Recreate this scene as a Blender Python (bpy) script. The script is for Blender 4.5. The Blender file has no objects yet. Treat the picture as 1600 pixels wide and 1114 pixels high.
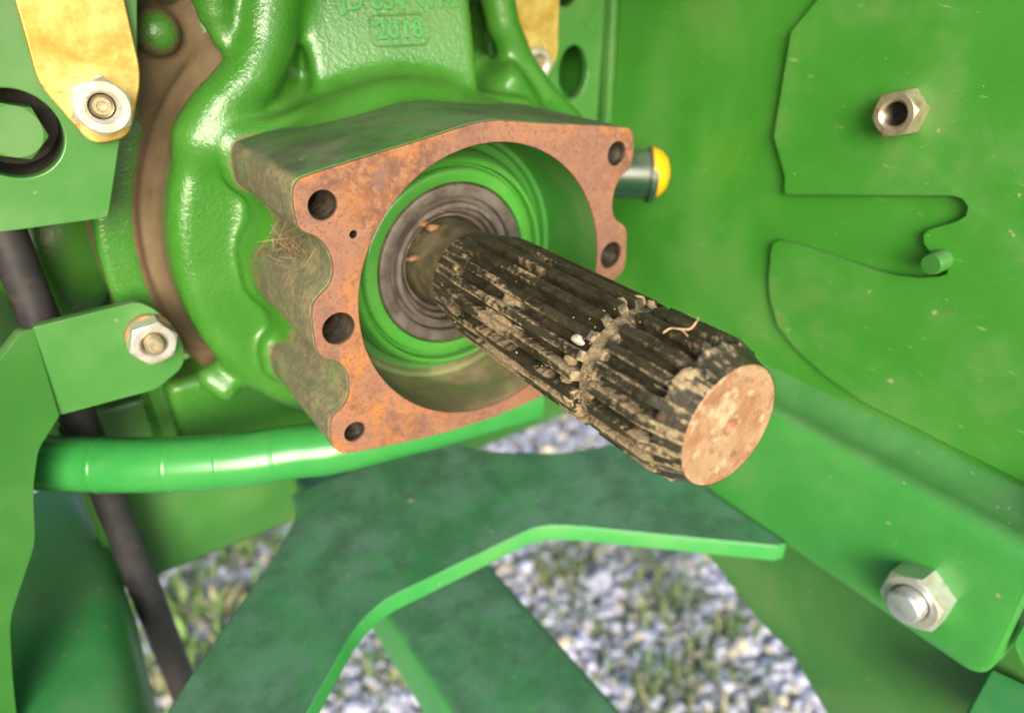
import bpy, bmesh, math, random
import numpy as np
from mathutils import Vector, Matrix

random.seed(7)
rng = np.random.default_rng(11)
S = 0.001                                   # everything below is written in millimetres
scene = bpy.context.scene
COL = scene.collection

# ------------------------------------------------------------------ camera, world, sun, exposure
CAM_F = 1100.842403 / 1600 * 36.0           # lens for a 36 mm wide sensor
CAM_R = np.array([[0.82641398, 0.27342637, -0.49221739],
                  [-0.56299951, 0.38813864, -0.72964372],
                  [-0.00845525, 0.88010591, 0.4747021]])
CAM_C = np.array([-136.84065, -217.53617, 107.33787])
cd = bpy.data.cameras.new('camera')
cam = bpy.data.objects.new('camera', cd)
COL.objects.link(cam)
M = Matrix(CAM_R.tolist()).to_4x4()
M.translation = Vector((CAM_C * S).tolist())
cam.matrix_world = M
cd.sensor_width = 36.0
cd.lens = CAM_F
cd.clip_start = 0.01
cd.clip_end = 500.0
cd.dof.use_dof = True
cd.dof.focus_distance = 0.228
cd.dof.aperture_fstop = 6.6
scene.camera = cam

SUN_ELEV, SUN_AZ = math.radians(20), math.radians(207)     # azimuth clockwise from +Y
world = bpy.data.worlds.new('World')
scene.world = world
world.use_nodes = True
wn = world.node_tree
sky = wn.nodes.new('ShaderNodeTexSky')
sky.sky_type = 'NISHITA'
sky.sun_disc = False
sky.sun_elevation = SUN_ELEV
sky.sun_rotation = SUN_AZ
sky.air_density = 1.0
sky.dust_density = 2.5
bg = wn.nodes['Background']
bg.inputs['Strength'].default_value = 0.15
wn.links.new(sky.outputs[0], bg.inputs[0])
sl = bpy.data.lights.new('sun', 'SUN')
sl.energy = 2.25
sl.angle = math.radians(38)
sl.color = (1.0, 0.965, 0.89)
sun = bpy.data.objects.new('sun', sl)
COL.objects.link(sun)
sd = Vector((math.sin(SUN_AZ) * math.cos(SUN_ELEV), math.cos(SUN_AZ) * math.cos(SUN_ELEV), math.sin(SUN_ELEV)))
sun.rotation_euler = sd.to_track_quat('Z', 'Y').to_euler()
sun.location = (0, -3, 3)
scene.view_settings.view_transform = 'Standard'
scene.view_settings.look = 'None'
scene.view_settings.exposure = 1.27
scene.view_settings.gamma = 1.0

# ------------------------------------------------------------------ survey: sight lines of the photograph cut with real planes
def ray(p):
    return CAM_R @ np.array([(p[0] - 800) / 1100.842403, -(p[1] - 557) / 1100.842403, -1.0])
def onY(p, y):
    d = ray(p); return CAM_C + d * ((y - CAM_C[1]) / d[1])
def onX(p, x):
    d = ray(p); return CAM_C + d * ((x - CAM_C[0]) / d[0])
def onZ(p, z):
    d = ray(p); return CAM_C + d * ((z - CAM_C[2]) / d[2])

# ------------------------------------------------------------------ numpy noise
def _hash(ix, iy, iz, seed):
    h = (ix.astype(np.int64) * 374761393 + iy.astype(np.int64) * 668265263 + iz.astype(np.int64) * 2147483647 + seed * 974711) & 0x7fffffff
    h = ((h ^ (h >> 13)) * 1274126177) & 0x7fffffff
    h = (h ^ (h >> 16)) & 0xffff
    return h / 65535.0
def vnoise(P, scale, seed=0):
    Q = np.asarray(P, float) / scale + 1000.0
    i = np.floor(Q).astype(np.int64); f = Q - i
    f = f * f * (3 - 2 * f)
    r = 0
    for dx in (0, 1):
        for dy in (0, 1):
            for dz in (0, 1):
                w = (f[:, 0] if dx else 1 - f[:, 0]) * (f[:, 1] if dy else 1 - f[:, 1]) * (f[:, 2] if dz else 1 - f[:, 2])
                r = r + w * _hash(i[:, 0] + dx, i[:, 1] + dy, i[:, 2] + dz, seed)
    return r
def fbm(P, scale, octs=3, seed=0):
    r = 0; a = 1; t = 0
    for o in range(octs):
        r = r + a * vnoise(P, scale / 2 ** o, seed + o * 17); t += a; a *= 0.5
    return r / t
def sstep(a, b, x):
    t = np.clip((x - a) / (b - a), 0, 1)
    return t * t * (3 - 2 * t)

# ------------------------------------------------------------------ materials
class NT:
    def __init__(self, name):
        self.m = bpy.data.materials.new(name)
        self.m.use_nodes = True
        self.t = self.m.node_tree
        self.b = self.t.nodes['Principled BSDF']
        self.tc = self.n('ShaderNodeTexCoord')
        self.shift = None
    def n(self, typ, **kw):
        nd = self.t.nodes.new(typ)
        for k, v in kw.items():
            setattr(nd, k, v)
        return nd
    def l(self, a, b):
        self.t.links.new(a, b)
    def noise(self, mm, detail=4, rough=0.55, dist=0.0, stretch=None):
        nd = self.n('ShaderNodeTexNoise')
        nd.inputs['Scale'].default_value = 1000.0 / mm
        nd.inputs['Detail'].default_value = detail
        nd.inputs['Roughness'].default_value = rough
        nd.inputs['Distortion'].default_value = dist
        if stretch or self.shift:
            mp = self.n('ShaderNodeMapping')
            if stretch: mp.inputs['Scale'].default_value = stretch
            if self.shift: mp.inputs['Location'].default_value = self.shift
            self.l(self.tc.outputs['Object'], mp.inputs[0])
            self.l(mp.outputs[0], nd.inputs['Vector'])
        else:
            self.l(self.tc.outputs['Object'], nd.inputs['Vector'])
        return nd.outputs['Fac']
    def ramp(self, fac, a, b, lo=0.0, hi=1.0):
        nd = self.n('ShaderNodeMapRange')
        nd.interpolation_type = 'SMOOTHSTEP'
        nd.inputs[1].default_value = a; nd.inputs[2].default_value = b
        nd.inputs[3].default_value = lo; nd.inputs[4].default_value = hi
        self.l(fac, nd.inputs[0])
        return nd.outputs[0]
    def math(self, op, a, b=None, clamp=False):
        nd = self.n('ShaderNodeMath', operation=op, use_clamp=clamp)
        for i, v in enumerate((a, b)):
            if v is None: continue
            if isinstance(v, (int, float)): nd.inputs[i].default_value = v
            else: self.l(v, nd.inputs[i])
        return nd.outputs[0]
    def mix(self, fac, a, b):
        nd = self.n('ShaderNodeMix', data_type='RGBA')
        if isinstance(fac, (int, float)): nd.inputs[0].default_value = fac
        else: self.l(fac, nd.inputs[0])
        for s, v in ((6, a), (7, b)):
            if isinstance(v, tuple): nd.inputs[s].default_value = (*v, 1)
            else: self.l(v, nd.inputs[s])
        return nd.outputs[2]
    def attr(self, name):
        nd = self.n('ShaderNodeAttribute', attribute_name=name)
        return nd.outputs['Fac']
    def normal_axis(self, axis):
        g = self.n('ShaderNodeNewGeometry')
        s = self.n('ShaderNodeSeparateXYZ')
        self.l(g.outputs['Normal'], s.inputs[0])
        return s.outputs[axis]
    def bump(self, h, dist_mm, strength=1.0, prev=None):
        nd = self.n('ShaderNodeBump')
        nd.inputs['Distance'].default_value = dist_mm * S
        nd.inputs['Strength'].default_value = strength
        self.l(h, nd.inputs['Height'])
        if prev is not None: self.l(prev, nd.inputs['Normal'])
        return nd.outputs[0]
    def out(self, color=None, rough=None, metal=None, normal=None, coat=None, spec=None):
        for k, v in (('Base Color', color), ('Roughness', rough), ('Metallic', metal), ('Normal', normal), ('Coat Weight', coat), ('Specular IOR Level', spec)):
            if v is None: continue
            if isinstance(v, (int, float)): self.b.inputs[k].default_value = v
            elif isinstance(v, tuple): self.b.inputs[k].default_value = (*v, 1)
            else: self.l(v, self.b.inputs[k])
        return self.m

GREEN = (0.043, 0.225, 0.022)
DUST = (0.20, 0.165, 0.105)
def paint(name, upr=(0.45, 0.95), wave=0.0, base=GREEN, rough=0.33, topdust_shade=0.55, leftdust=0.0, film=0.12, peel=0.05, peel_mm=2.2, specks=0.5, use_attr=False, rustspots=0.0, topcol=(0.105, 0.125, 0.085), scratch=0.0, chip_mm=6.5):
    t = NT(name)
    n1 = t.noise(60, 5, 0.6)
    n2 = t.noise(7, 4, 0.6)
    n3 = t.noise(2.4, 2, 0.5)
    c = t.mix(t.ramp(n1, 0.3, 0.7), tuple(v * 0.88 for v in base), tuple(min(1, v * 1.1) for v in base))
    # thin film of dust all over, in clouds
    cloud = t.math('MULTIPLY', t.ramp(n1, 0.42, 0.72), film)
    c = t.mix(cloud, c, DUST)
    r = t.math('ADD', t.math('MULTIPLY', cloud, 0.9), rough)
    if topdust_shade:  # upward faces: dust, darkened where shade is painted into topcol
        up = t.ramp(t.normal_axis(2), *upr)
        k = t.math('MULTIPLY', up, t.ramp(t.math('ADD', t.math('MULTIPLY', n1, 0.6), t.math('MULTIPLY', n2, 0.4)), 0.3, 0.62, topdust_shade * 0.45, topdust_shade))
        c = t.mix(k, c, t.mix(t.ramp(t.noise(24, 5, 0.65), 0.38, 0.66), tuple(v * .72 for v in topcol), tuple(v * 1.35 + .012 for v in topcol)))
        r = t.math('ADD', r, t.math('MULTIPLY', k, 0.35))
    if specks:
        sp = t.ramp(t.noise(chip_mm, 2, 0.5), 0.73, 0.77, 0, specks)
        c = t.mix(sp, c, (0.30, 0.30, 0.17))
        sp2 = t.ramp(t.noise(3.1, 1, 0.4), 0.80, 0.83, 0, specks)
        c = t.mix(sp2, c, (0.34, 0.36, 0.2))
        sp3 = t.ramp(t.noise(1.7, 2, 0.5), 0.70, 0.76, 0, specks * 0.55)
        c = t.mix(sp3, c, (0.16, 0.26, 0.07))
        sp4 = t.ramp(t.noise(4.3, 3, 0.6, 0.2), 0.70, 0.74, 0, specks * 0.5)
        c = t.mix(sp4, c, (0.05, 0.07, 0.02))
    if scratch:
        s1 = t.ramp(t.noise(5, 3, 0.6, 0.3, (1, 0.35, 1.8)), 0.66, 0.72, 0, scratch)
        c = t.mix(s1, c, (0.28, 0.36, 0.14))
    if rustspots:
        rs = t.ramp(t.noise(16, 4, 0.7), 0.68, 0.74, 0, rustspots)
        c = t.mix(rs, c, (0.13, 0.055, 0.025))
        r = t.math('ADD', r, t.math('MULTIPLY', rs, 0.4))
    if leftdust:
        lf = t.ramp(t.math('MULTIPLY', t.normal_axis(0), -1.0), 0.2, 0.8)
        k = t.math('MULTIPLY', lf, t.ramp(t.noise(17, 6, 0.75), 0.34, 0.54, leftdust * 0.78, leftdust))
        c = t.mix(k, c, t.mix(t.ramp(t.math('ADD', t.math('MULTIPLY', t.noise(11, 6, 0.75), 0.6), t.math('MULTIPLY', n3, 0.4)), 0.42, 0.6), (0.085, 0.070, 0.042), (0.175, 0.130, 0.072)))
        r = t.math('ADD', r, t.math('MULTIPLY', k, 0.5))
    if use_attr:
        k = t.ramp(t.math('ADD', t.attr('dirt'), t.math('ADD', t.math('MULTIPLY', t.math('SUBTRACT', n2, 0.5), 0.9), t.math('MULTIPLY', t.math('SUBTRACT', n3, 0.5), 0.5))), 0.30, 0.62)
        c = t.mix(k, c, t.mix(n2, (0.065, 0.045, 0.020), (0.16, 0.112, 0.055)))
        r = t.math('ADD', r, t.math('MULTIPLY', k, 0.55))
    nb = t.bump(t.noise(peel_mm, 2, 0.5), peel, 0.6)
    nb = t.bump(n3, peel * 0.3, 0.5, nb)
    if use_attr: nb = t.bump(t.noise(0.9, 2, 0.6), 0.16, 0.7, nb)
    if wave: nb = t.bump(t.noise(70, 1, 0.4), wave, 0.8, nb)
    return t.out(c, r, 0.0, nb, 0.0, 0.5)

M_wall = paint('wall paint', topdust_shade=0.35, film=0.20, peel=0.02, peel_mm=5, specks=0.4, rough=0.36, wave=3.0, scratch=0.25)
M_sheet = paint('cover sheet paint', topdust_shade=0.5, film=0.42, peel=0.04, peel_mm=3, specks=0.8, scratch=0.5, rustspots=0.4, rough=0.38, wave=2.5)
M_arm = paint('arm paint', base=(0.042, 0.245, 0.042), topdust_shade=0.4, film=0.18, peel=0.22, peel_mm=2.6, specks=0.6, rough=0.36)
M_cast = paint('casting paint', base=(0.032, 0.145, 0.014), topdust_shade=0.28, film=0.10, peel=0.34, peel_mm=1.8, specks=0.0, use_attr=True, rough=0.25, topcol=(0.06, 0.085, 0.03))
M_block = paint('flange block paint', topcol=(0.050, 0.056, 0.035), topdust_shade=0.95, leftdust=0.95, film=0.12, peel=0.06, specks=0.3, rough=0.4)  # dark topcol paints the shade of the unlit top into its dust
M_plate = paint('bracket paint', base=(0.040, 0.165, 0.028), topdust_shade=0.3, film=0.2, peel=0.04, peel_mm=4, specks=0.3, rough=0.34)
M_dusty_shaded = paint('dusty paint with top shade', base=(0.034, 0.24, 0.05), topdust_shade=0.85, film=0.16, peel=0.04, specks=0.65, rough=0.40, rustspots=0.25, scratch=0.15, topcol=(0.046, 0.105, 0.078), chip_mm=14)  # dusty top painted darker for shade, bright base left for the lit edge
M_link = paint('link arm paint', base=(0.034, 0.24, 0.055), topdust_shade=0.2, film=0.25, peel=0.12, peel_mm=2.5, specks=0.7, rough=0.42, rustspots=0.6, topcol=(0.05, 0.12, 0.08))
M_pipe = paint('pipe paint', base=(0.026, 0.20, 0.04), topdust_shade=0.0, film=0.05, peel=0.02, peel_mm=8, specks=0.25, rough=0.22)

def rust_face():
    t = NT('rusted machined face')
    n1 = t.noise(22, 6, 0.65, 0.4); n2 = t.noise(5, 5, 0.7); n3 = t.noise(1.3, 3, 0.6)
    c = t.mix(t.ramp(n1, 0.40, 0.60), (0.33, 0.125, 0.03), (0.115, 0.053, 0.036))
    c = t.mix(t.ramp(n2, 0.44, 0.66), c, (0.25, 0.122, 0.062))
    c = t.mix(t.ramp(t.noise(55, 3, 0.5), 0.44, 0.56, 0, 0.7), c, (0.195, 0.10, 0.07))
    c = t.mix(t.ramp(n3, 0.52, 0.68, 0, 0.6), c, (0.10, 0.045, 0.03))
    c = t.mix(t.ramp(t.noise(9, 5, 0.7), 0.58, 0.66, 0, 0.7), c, (0.13, 0.075, 0.06))
    h = t.math('ADD', t.math('MULTIPLY', n2, 0.6), t.math('MULTIPLY', n3, 0.5))
    return t.out(c, 0.72, 0.0, t.bump(h, 0.35, 0.7), 0.0, 0.3)
M_rust = rust_face()
def end_rust():
    t = NT('rusted shaft end')
    t.shift = (.0371, .0113, .0237)
    n1 = t.noise(9, 5, 0.65, 0.5); n2 = t.noise(3.2, 5, 0.7); n3 = t.noise(0.9, 3, 0.6)
    c = t.mix(t.ramp(n1, 0.38, 0.6), (0.30, 0.145, 0.08), (0.37, 0.235, 0.14))
    c = t.mix(t.ramp(n2, 0.52, 0.68, 0, 0.8), c, (0.20, 0.09, 0.055))
    c = t.mix(t.ramp(t.noise(6, 3, 0.6), 0.56, 0.64, 0, 0.8), c, (0.46, 0.36, 0.235))
    c = t.mix(t.ramp(n3, 0.6, 0.75, 0, 0.4), c, (0.17, 0.08, 0.04))
    return t.out(c, 0.52, 0.3, t.bump(t.math('ADD', n2, t.math('MULTIPLY', n3, 0.4)), 0.3, 0.8), 0.0, 0.4)
M_end = end_rust()
def shaft_mat():
    t = NT('dirty splined steel')
    n1 = t.noise(12, 5, 0.65); n2 = t.noise(2.0, 5, 0.7); n3 = t.noise(0.6, 3, 0.6)
    base = t.mix(t.ramp(n1, 0.35, 0.65), (0.016, 0.016, 0.009), (0.045, 0.040, 0.022))
    base = t.mix(t.ramp(n2, 0.45, 0.7, 0, 0.5), base, (0.075, 0.063, 0.036))
    rust = t.ramp(t.noise(5, 5, 0.7), 0.58, 0.70, 0, 0.55)
    base = t.mix(rust, base, (0.15, 0.06, 0.028))
    d = t.attr('dirt')
    dd = t.ramp(t.math('ADD', d, t.math('ADD', t.math('MULTIPLY', t.math('SUBTRACT', n2, 0.5), 0.9), t.math('MULTIPLY', t.math('SUBTRACT', n3, 0.5), 0.5))), 0.22, 0.72)
    dirt = t.mix(t.ramp(n2, 0.3, 0.65), (0.125, 0.09, 0.045), (0.29, 0.22, 0.125))
    dirt = t.mix(t.ramp(n3, 0.5, 0.7, 0, 0.6), dirt, (0.09, 0.06, 0.03))
    c = t.mix(dd, base, dirt)
    r = t.math('ADD', t.math('MULTIPLY', dd, 0.4), t.ramp(n2, 0.3, 0.7, 0.36, 0.55))
    met = t.math('MULTIPLY', t.math('SUBTRACT', 1.0, dd), 0.25)
    h = t.math('ADD', n2, t.math('MULTIPLY', n3, 0.8))
    return t.out(c, r, met, t.bump(h, 0.3, 0.9), 0.0, 0.45)
M_shaft = shaft_mat()
def simple(name, c1, c2, mm, rough, metal, bump=0.1, c3=None, spec=0.5):
    t = NT(name)
    n1 = t.noise(mm, 5, 0.65); n2 = t.noise(mm / 5, 3, 0.6)
    c = t.mix(t.ramp(n1, 0.35, 0.65), c1, c2)
    if c3: c = t.mix(t.ramp(t.noise(mm * 0.6, 4, 0.7), 0.56, 0.70, 0, 0.85), c, c3)
    return t.out(c, t.ramp(n2, 0.2, 0.8, rough - 0.08, rough + 0.1), metal, t.bump(n2, bump, 0.6), 0.0, spec)
M_seal = simple('seal steel', (0.075, 0.064, 0.053), (0.145, 0.122, 0.10), 11, 0.5, 0.4, 0.15, (0.05, 0.037, 0.03))
M_lip = simple('seal lip rubber', (0.05, 0.042, 0.034), (0.10, 0.08, 0.06), 6, 0.6, 0.0, 0.2, (0.22, 0.14, 0.08))
M_neck = simple('oily shaft neck', (0.07, 0.066, 0.034), (0.15, 0.125, 0.07), 8, 0.36, 0.3, 0.15, (0.21, 0.15, 0.085))
M_zinc = simple('yellow zinc plating', (0.44, 0.26, 0.045), (0.64, 0.50, 0.17), 20, 0.32, 0.55, 0.06, (0.40, 0.19, 0.045))
M_nut = simple('silver nut plating', (0.62, 0.61, 0.57), (0.52, 0.48, 0.41), 8, 0.34, 0.7, 0.05, (0.46, 0.36, 0.22))
M_stud = simple('stud steel', (0.36, 0.30, 0.18), (0.50, 0.42, 0.27), 4, 0.36, 0.7, 0.08, (0.24, 0.18, 0.1))
M_bolt = simple('bright bolt', (0.56, 0.58, 0.58), (0.66, 0.67, 0.66), 5, 0.3, 0.8, 0.04)
M_washer = simple('rusty washer', (0.30, 0.19, 0.08), (0.20, 0.12, 0.06), 6, 0.5, 0.5, 0.1)
M_thread = simple('dark thread', (0.03, 0.024, 0.018), (0.075, 0.06, 0.04), 4, 0.4, 0.5, 0.1)  # near-black brown for hole threads, nut bore and bolt shank
M_holeshade = simple('painted hole shade', (0.012, 0.012, 0.009), (0.03, 0.026, 0.018), 6, 0.6, 0.0, 0.1)  # near-black colour stands for the shade inside the bolt hole
M_tarnish = simple('tarnished nut', (0.48, 0.42, 0.30), (0.36, 0.29, 0.19), 7, 0.36, 0.7, 0.05, (0.30, 0.16, 0.07))
M_black = simple('black rubber hose', (0.018, 0.018, 0.020), (0.032, 0.030, 0.030), 20, 0.5, 0.0, 0.1, (0.055, 0.042, 0.033))
M_mud = simple('dried mud', (0.36, 0.27, 0.16), (0.52, 0.41, 0.27), 4, 0.85, 0.0, 0.5, (0.2, 0.14, 0.08), 0.2)
M_flake = simple('rust flake', (0.12, 0.06, 0.03), (0.20, 0.11, 0.06), 4, 0.9, 0.0, 0.3, None, 0.1)
M_crumb = simple('dirt crumbs', (0.16, 0.115, 0.06), (0.28, 0.21, 0.12), 4, 0.9, 0.0, 0.3, None, 0.1)
M_grease = simple('pale dried grease', (0.30, 0.25, 0.18), (0.46, 0.41, 0.34), 3, 0.5, 0.0, 0.2, (0.3, 0.2, 0.12), 0.4)
M_borewall = paint('bore paint', base=(0.030, 0.16, 0.02), topdust_shade=0.95, film=0.3, peel=0.05, specks=0.2, rustspots=0.9, rough=0.45, topcol=(0.20, 0.14, 0.08), upr=(0.0, 0.5))
M_ring = paint('retainer paint', base=(0.046, 0.215, 0.026), topdust_shade=0.25, film=0.22, peel=0.02, peel_mm=6, specks=0.15, rough=0.25, rustspots=0.35)
M_yellow = simple('yellow cap', (0.66, 0.33, 0.006), (0.72, 0.37, 0.008), 8, 0.35, 0.0, 0.02)
M_darkgreen = simple('dark cap rim', (0.012, 0.035, 0.02), (0.02, 0.05, 0.03), 5, 0.4, 0.0, 0.05)
M_straw = simple('dry straw', (0.26, 0.18, 0.09), (0.40, 0.29, 0.16), 3, 0.8, 0.0, 0.1)
M_drygrass = simple('dead grass', (0.16, 0.11, 0.055), (0.30, 0.21, 0.11), 3, 0.9, 0.0, 0.1)
M_coupler = paint('coupler paint', base=(0.010, 0.04, 0.018), specks=.3, film=.3)
M_letter = paint('lettering paint', base=(0.024, 0.19, 0.02), topdust_shade=0.0, film=0.0, peel=0.05, specks=0, rough=0.35)
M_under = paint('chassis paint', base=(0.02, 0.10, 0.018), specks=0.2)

def attr_mat(name, rough, spec=0.4, bump_mm=3):
    t = NT(name)
    nd = t.n('ShaderNodeAttribute', attribute_name='tint')
    n = t.noise(bump_mm, 3, 0.6)
    c = t.mix(t.ramp(n, 0.3, 0.7, 0, 0.25), nd.outputs['Color'], (0.22, 0.20, 0.16))
    return t.out(c, rough, 0.0, t.bump(n, 0.6, 0.5), 0.0, spec)
M_stone = attr_mat('limestone gravel', 0.75, 0.35, 4)
M_blade = attr_mat('weed leaves', 0.55, 0.35, 8)

# ------------------------------------------------------------------ mesh helpers
def tag(o, label=None, cat=None, group=None, kind=None):
    if label: o['label'] = label
    if cat: o['category'] = cat
    if group: o['group'] = group
    if kind: o['kind'] = kind
    return o
def finish(me, sharp=38):
    me.polygons.foreach_set('use_smooth', [True] * len(me.polygons))
    me.update()
    if sharp: me.set_sharp_from_angle(angle=math.radians(sharp))
def put(name, me, mat, parent=None, origin=None):
    """me holds millimetre-free (metre) world coordinates; origin (mm) becomes the object's location."""
    o = bpy.data.objects.new(name, me)
    COL.objects.link(o)
    if mat is not None:
        me.materials.clear(); me.materials.append(mat)
    off = Vector((0, 0, 0))
    if parent is not None:
        off = Vector(parent.location)
        o.parent = parent
    elif origin is not None:
        off = Vector([c * S for c in origin])
        o.location = off
    if off.length: me.transform(Matrix.Translation(-off))
    return o
def mesh_from(V, F, name='m', sharp=38):
    me = bpy.data.meshes.new(name)
    me.from_pydata((np.asarray(V, float) * S).tolist(), [], [tuple(f) for f in F])
    me.validate()
    finish(me, sharp)
    return me
def empty(name, loc, label=None, cat=None, group=None):
    o = bpy.data.objects.new(name, None)
    COL.objects.link(o)
    o.empty_display_size = 0.01
    o.location = Vector([c * S for c in loc])
    tag(o, label, cat, group)
    return o
def circle(cx, cy, r, n=40):
    return [(cx + r * math.cos(2 * math.pi * i / n), cy + r * math.sin(2 * math.pi * i / n)) for i in range(n)]
def chaikin(P, it=2, closed=True):
    P = [np.array(p, float) for p in P]
    for _ in range(it):
        Q = []
        n = len(P)
        for i in range(n if closed else n - 1):
            a, b = P[i], P[(i + 1) % n]
            Q += [a * .75 + b * .25, a * .25 + b * .75]
        P = Q
    return [tuple(p) for p in P]
def rounded(P, r, seg=5):
    """polygon with every corner rounded to radius r (number or per-corner list)"""
    out = []; n = len(P)
    for i in range(n):
        p0, p1, p2 = (np.array(P[(i + k) % n][:2], float) for k in (-1, 0, 1))
        rr = r[i] if isinstance(r, (list, tuple)) else r
        a, b = p0 - p1, p2 - p1
        la, lb = np.linalg.norm(a), np.linalg.norm(b)
        d = min(rr, la * .45, lb * .45)
        if d < 0.05: out.append(tuple(p1)); continue
        A, B_ = p1 + a / la * d, p1 + b / lb * d
        for k in range(seg + 1):
            t = k / seg
            out.append(tuple((1 - t) ** 2 * A + 2 * t * (1 - t) * p1 + t * t * B_))
    return out
_dg = bpy.context.evaluated_depsgraph_get
def prism(outer, holes, o, u, v, thick, bevel=0.6, sharp=38):
    """flat sheet with holes; (u,v) span the face, it grows by thick along u x v from o, edges rolled by bevel"""
    cu = bpy.data.curves.new('c', 'CURVE')
    cu.dimensions = '2D'; cu.fill_mode = 'BOTH'
    inset = bevel
    for P in [outer] + list(holes):
        sp = cu.splines.new('POLY')
        sp.points.add(len(P) - 1)
        for k, p in enumerate(P): sp.points[k].co = (p[0], p[1], 0, 1)
        sp.use_cyclic_u = True
    cu.extrude = max(thick / 2 - bevel, 0.01)
    cu.bevel_depth = bevel; cu.bevel_resolution = 2 if bevel > 0.3 else 1
    cu.offset = -bevel
    ob = bpy.data.objects.new('c', cu)
    COL.objects.link(ob)
    dg = _dg(); dg.update()
    me = bpy.data.meshes.new_from_object(ob.evaluated_get(dg))
    bpy.data.objects.remove(ob); bpy.data.curves.remove(cu)
    n = len(me.vertices)
    co = np.empty(n * 3); me.vertices.foreach_get('co', co); co = co.reshape(-1, 3)
    o, u, v = (np.array(a, float) for a in (o, u, v))
    w = np.cross(u, v)
    Wd = o + co[:, :1] * u + co[:, 1:2] * v + (co[:, 2:] + thick / 2) * w
    me.vertices.foreach_set('co', (Wd * S).ravel())
    finish(me, sharp)
    return me
def frame_for(axis):
    a = Vector(axis).normalized()
    u = a.orthogonal().normalized(); v = a.cross(u)
    return np.array(u), np.array(v), np.array(a)
def lathe(profile, o, axis, n=64, cap0=False, cap1=False, sharp=35, ref=None, wob=0):
    """profile of (r, h) along axis"""
    u, v, a = frame_for(axis)
    if ref is not None:
        u = np.array(ref, float); u -= a * u.dot(a); u /= np.linalg.norm(u); v = np.cross(a, u)
    V = []; F = []; o = np.array(o, float)
    for (r, h) in profile:
        for k in range(n):
            t = 2 * math.pi * k / n
            V.append(o + a * h + (u * math.cos(t) + v * math.sin(t)) * r)
    for i in range(len(profile) - 1):
        for k in range(n):
            F.append((i * n + k, i * n + (k + 1) % n, (i + 1) * n + (k + 1) % n, (i + 1) * n + k))
    if cap0: F.append(tuple(range(n - 1, -1, -1)))
    if cap1: F.append(tuple((len(profile) - 1) * n + k for k in range(n)))
    return mesh_from(V, F, sharp=sharp)
def tube(path, r, n=16, caps=True, sharp=50):
    P = [np.array(p, float) for p in path]; m = len(P)
    rr = r if isinstance(r, (list, tuple)) else [r] * m
    V = []; F = []
    up = np.array([0.13, 0.31, 0.94])
    for i in range(m):
        t = P[min(i + 1, m - 1)] - P[max(i - 1, 0)]; t /= np.linalg.norm(t)
        u = np.cross(up, t); u /= np.linalg.norm(u); v = np.cross(t, u)
        for k in range(n):
            a = 2 * math.pi * k / n
            V.append(P[i] + (u * math.cos(a) + v * math.sin(a)) * rr[i])
    for i in range(m - 1):
        for k in range(n):
            F.append((i * n + k, i * n + (k + 1) % n, (i + 1) * n + (k + 1) % n, (i + 1) * n + k))
    if caps: F += [tuple(range(n - 1, -1, -1)), tuple((m - 1) * n + k for k in range(n))]
    return mesh_from(V, F, sharp=sharp)
def catmull(P, sub=8):
    P = [np.array(p, float) for p in P]; Q = [2 * P[0] - P[1]] + P + [2 * P[-1] - P[-2]]; out = []
    for i in range(1, len(Q) - 2):
        for k in range(sub):
            t = k / sub; a, b, c, d = Q[i - 1:i + 3]
            out.append(.5 * (2 * b + (c - a) * t + (2 * a - 5 * b + 4 * c - d) * t * t + (3 * b - a - 3 * c + d) * t ** 3))
    out.append(P[-1]); return out
def sweep(profile, path_axis, y0, y1, steps=1, close=True, sharp=30, wob=0):
    """closed (x,z) outline extruded along Y"""
    n = len(profile); V = []; F = []
    for i in range(steps + 1):
        y = y0 + (y1 - y0) * i / steps
        for p in profile: V.append((p[0], y, p[1]))
    for i in range(steps):
        for k in range(n):
            F.append((i * n + k, i * n + (k + 1) % n, (i + 1) * n + (k + 1) % n, (i + 1) * n + k))
    F += [tuple(range(n - 1, -1, -1)), tuple(steps * n + k for k in range(n))]
    return mesh_from(V, F, sharp=sharp)
def set_attr(me, name, vals):
    a = me.attributes.new(name, 'FLOAT', 'POINT')
    a.data.foreach_set('value', np.asarray(vals, np.float32))
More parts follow.
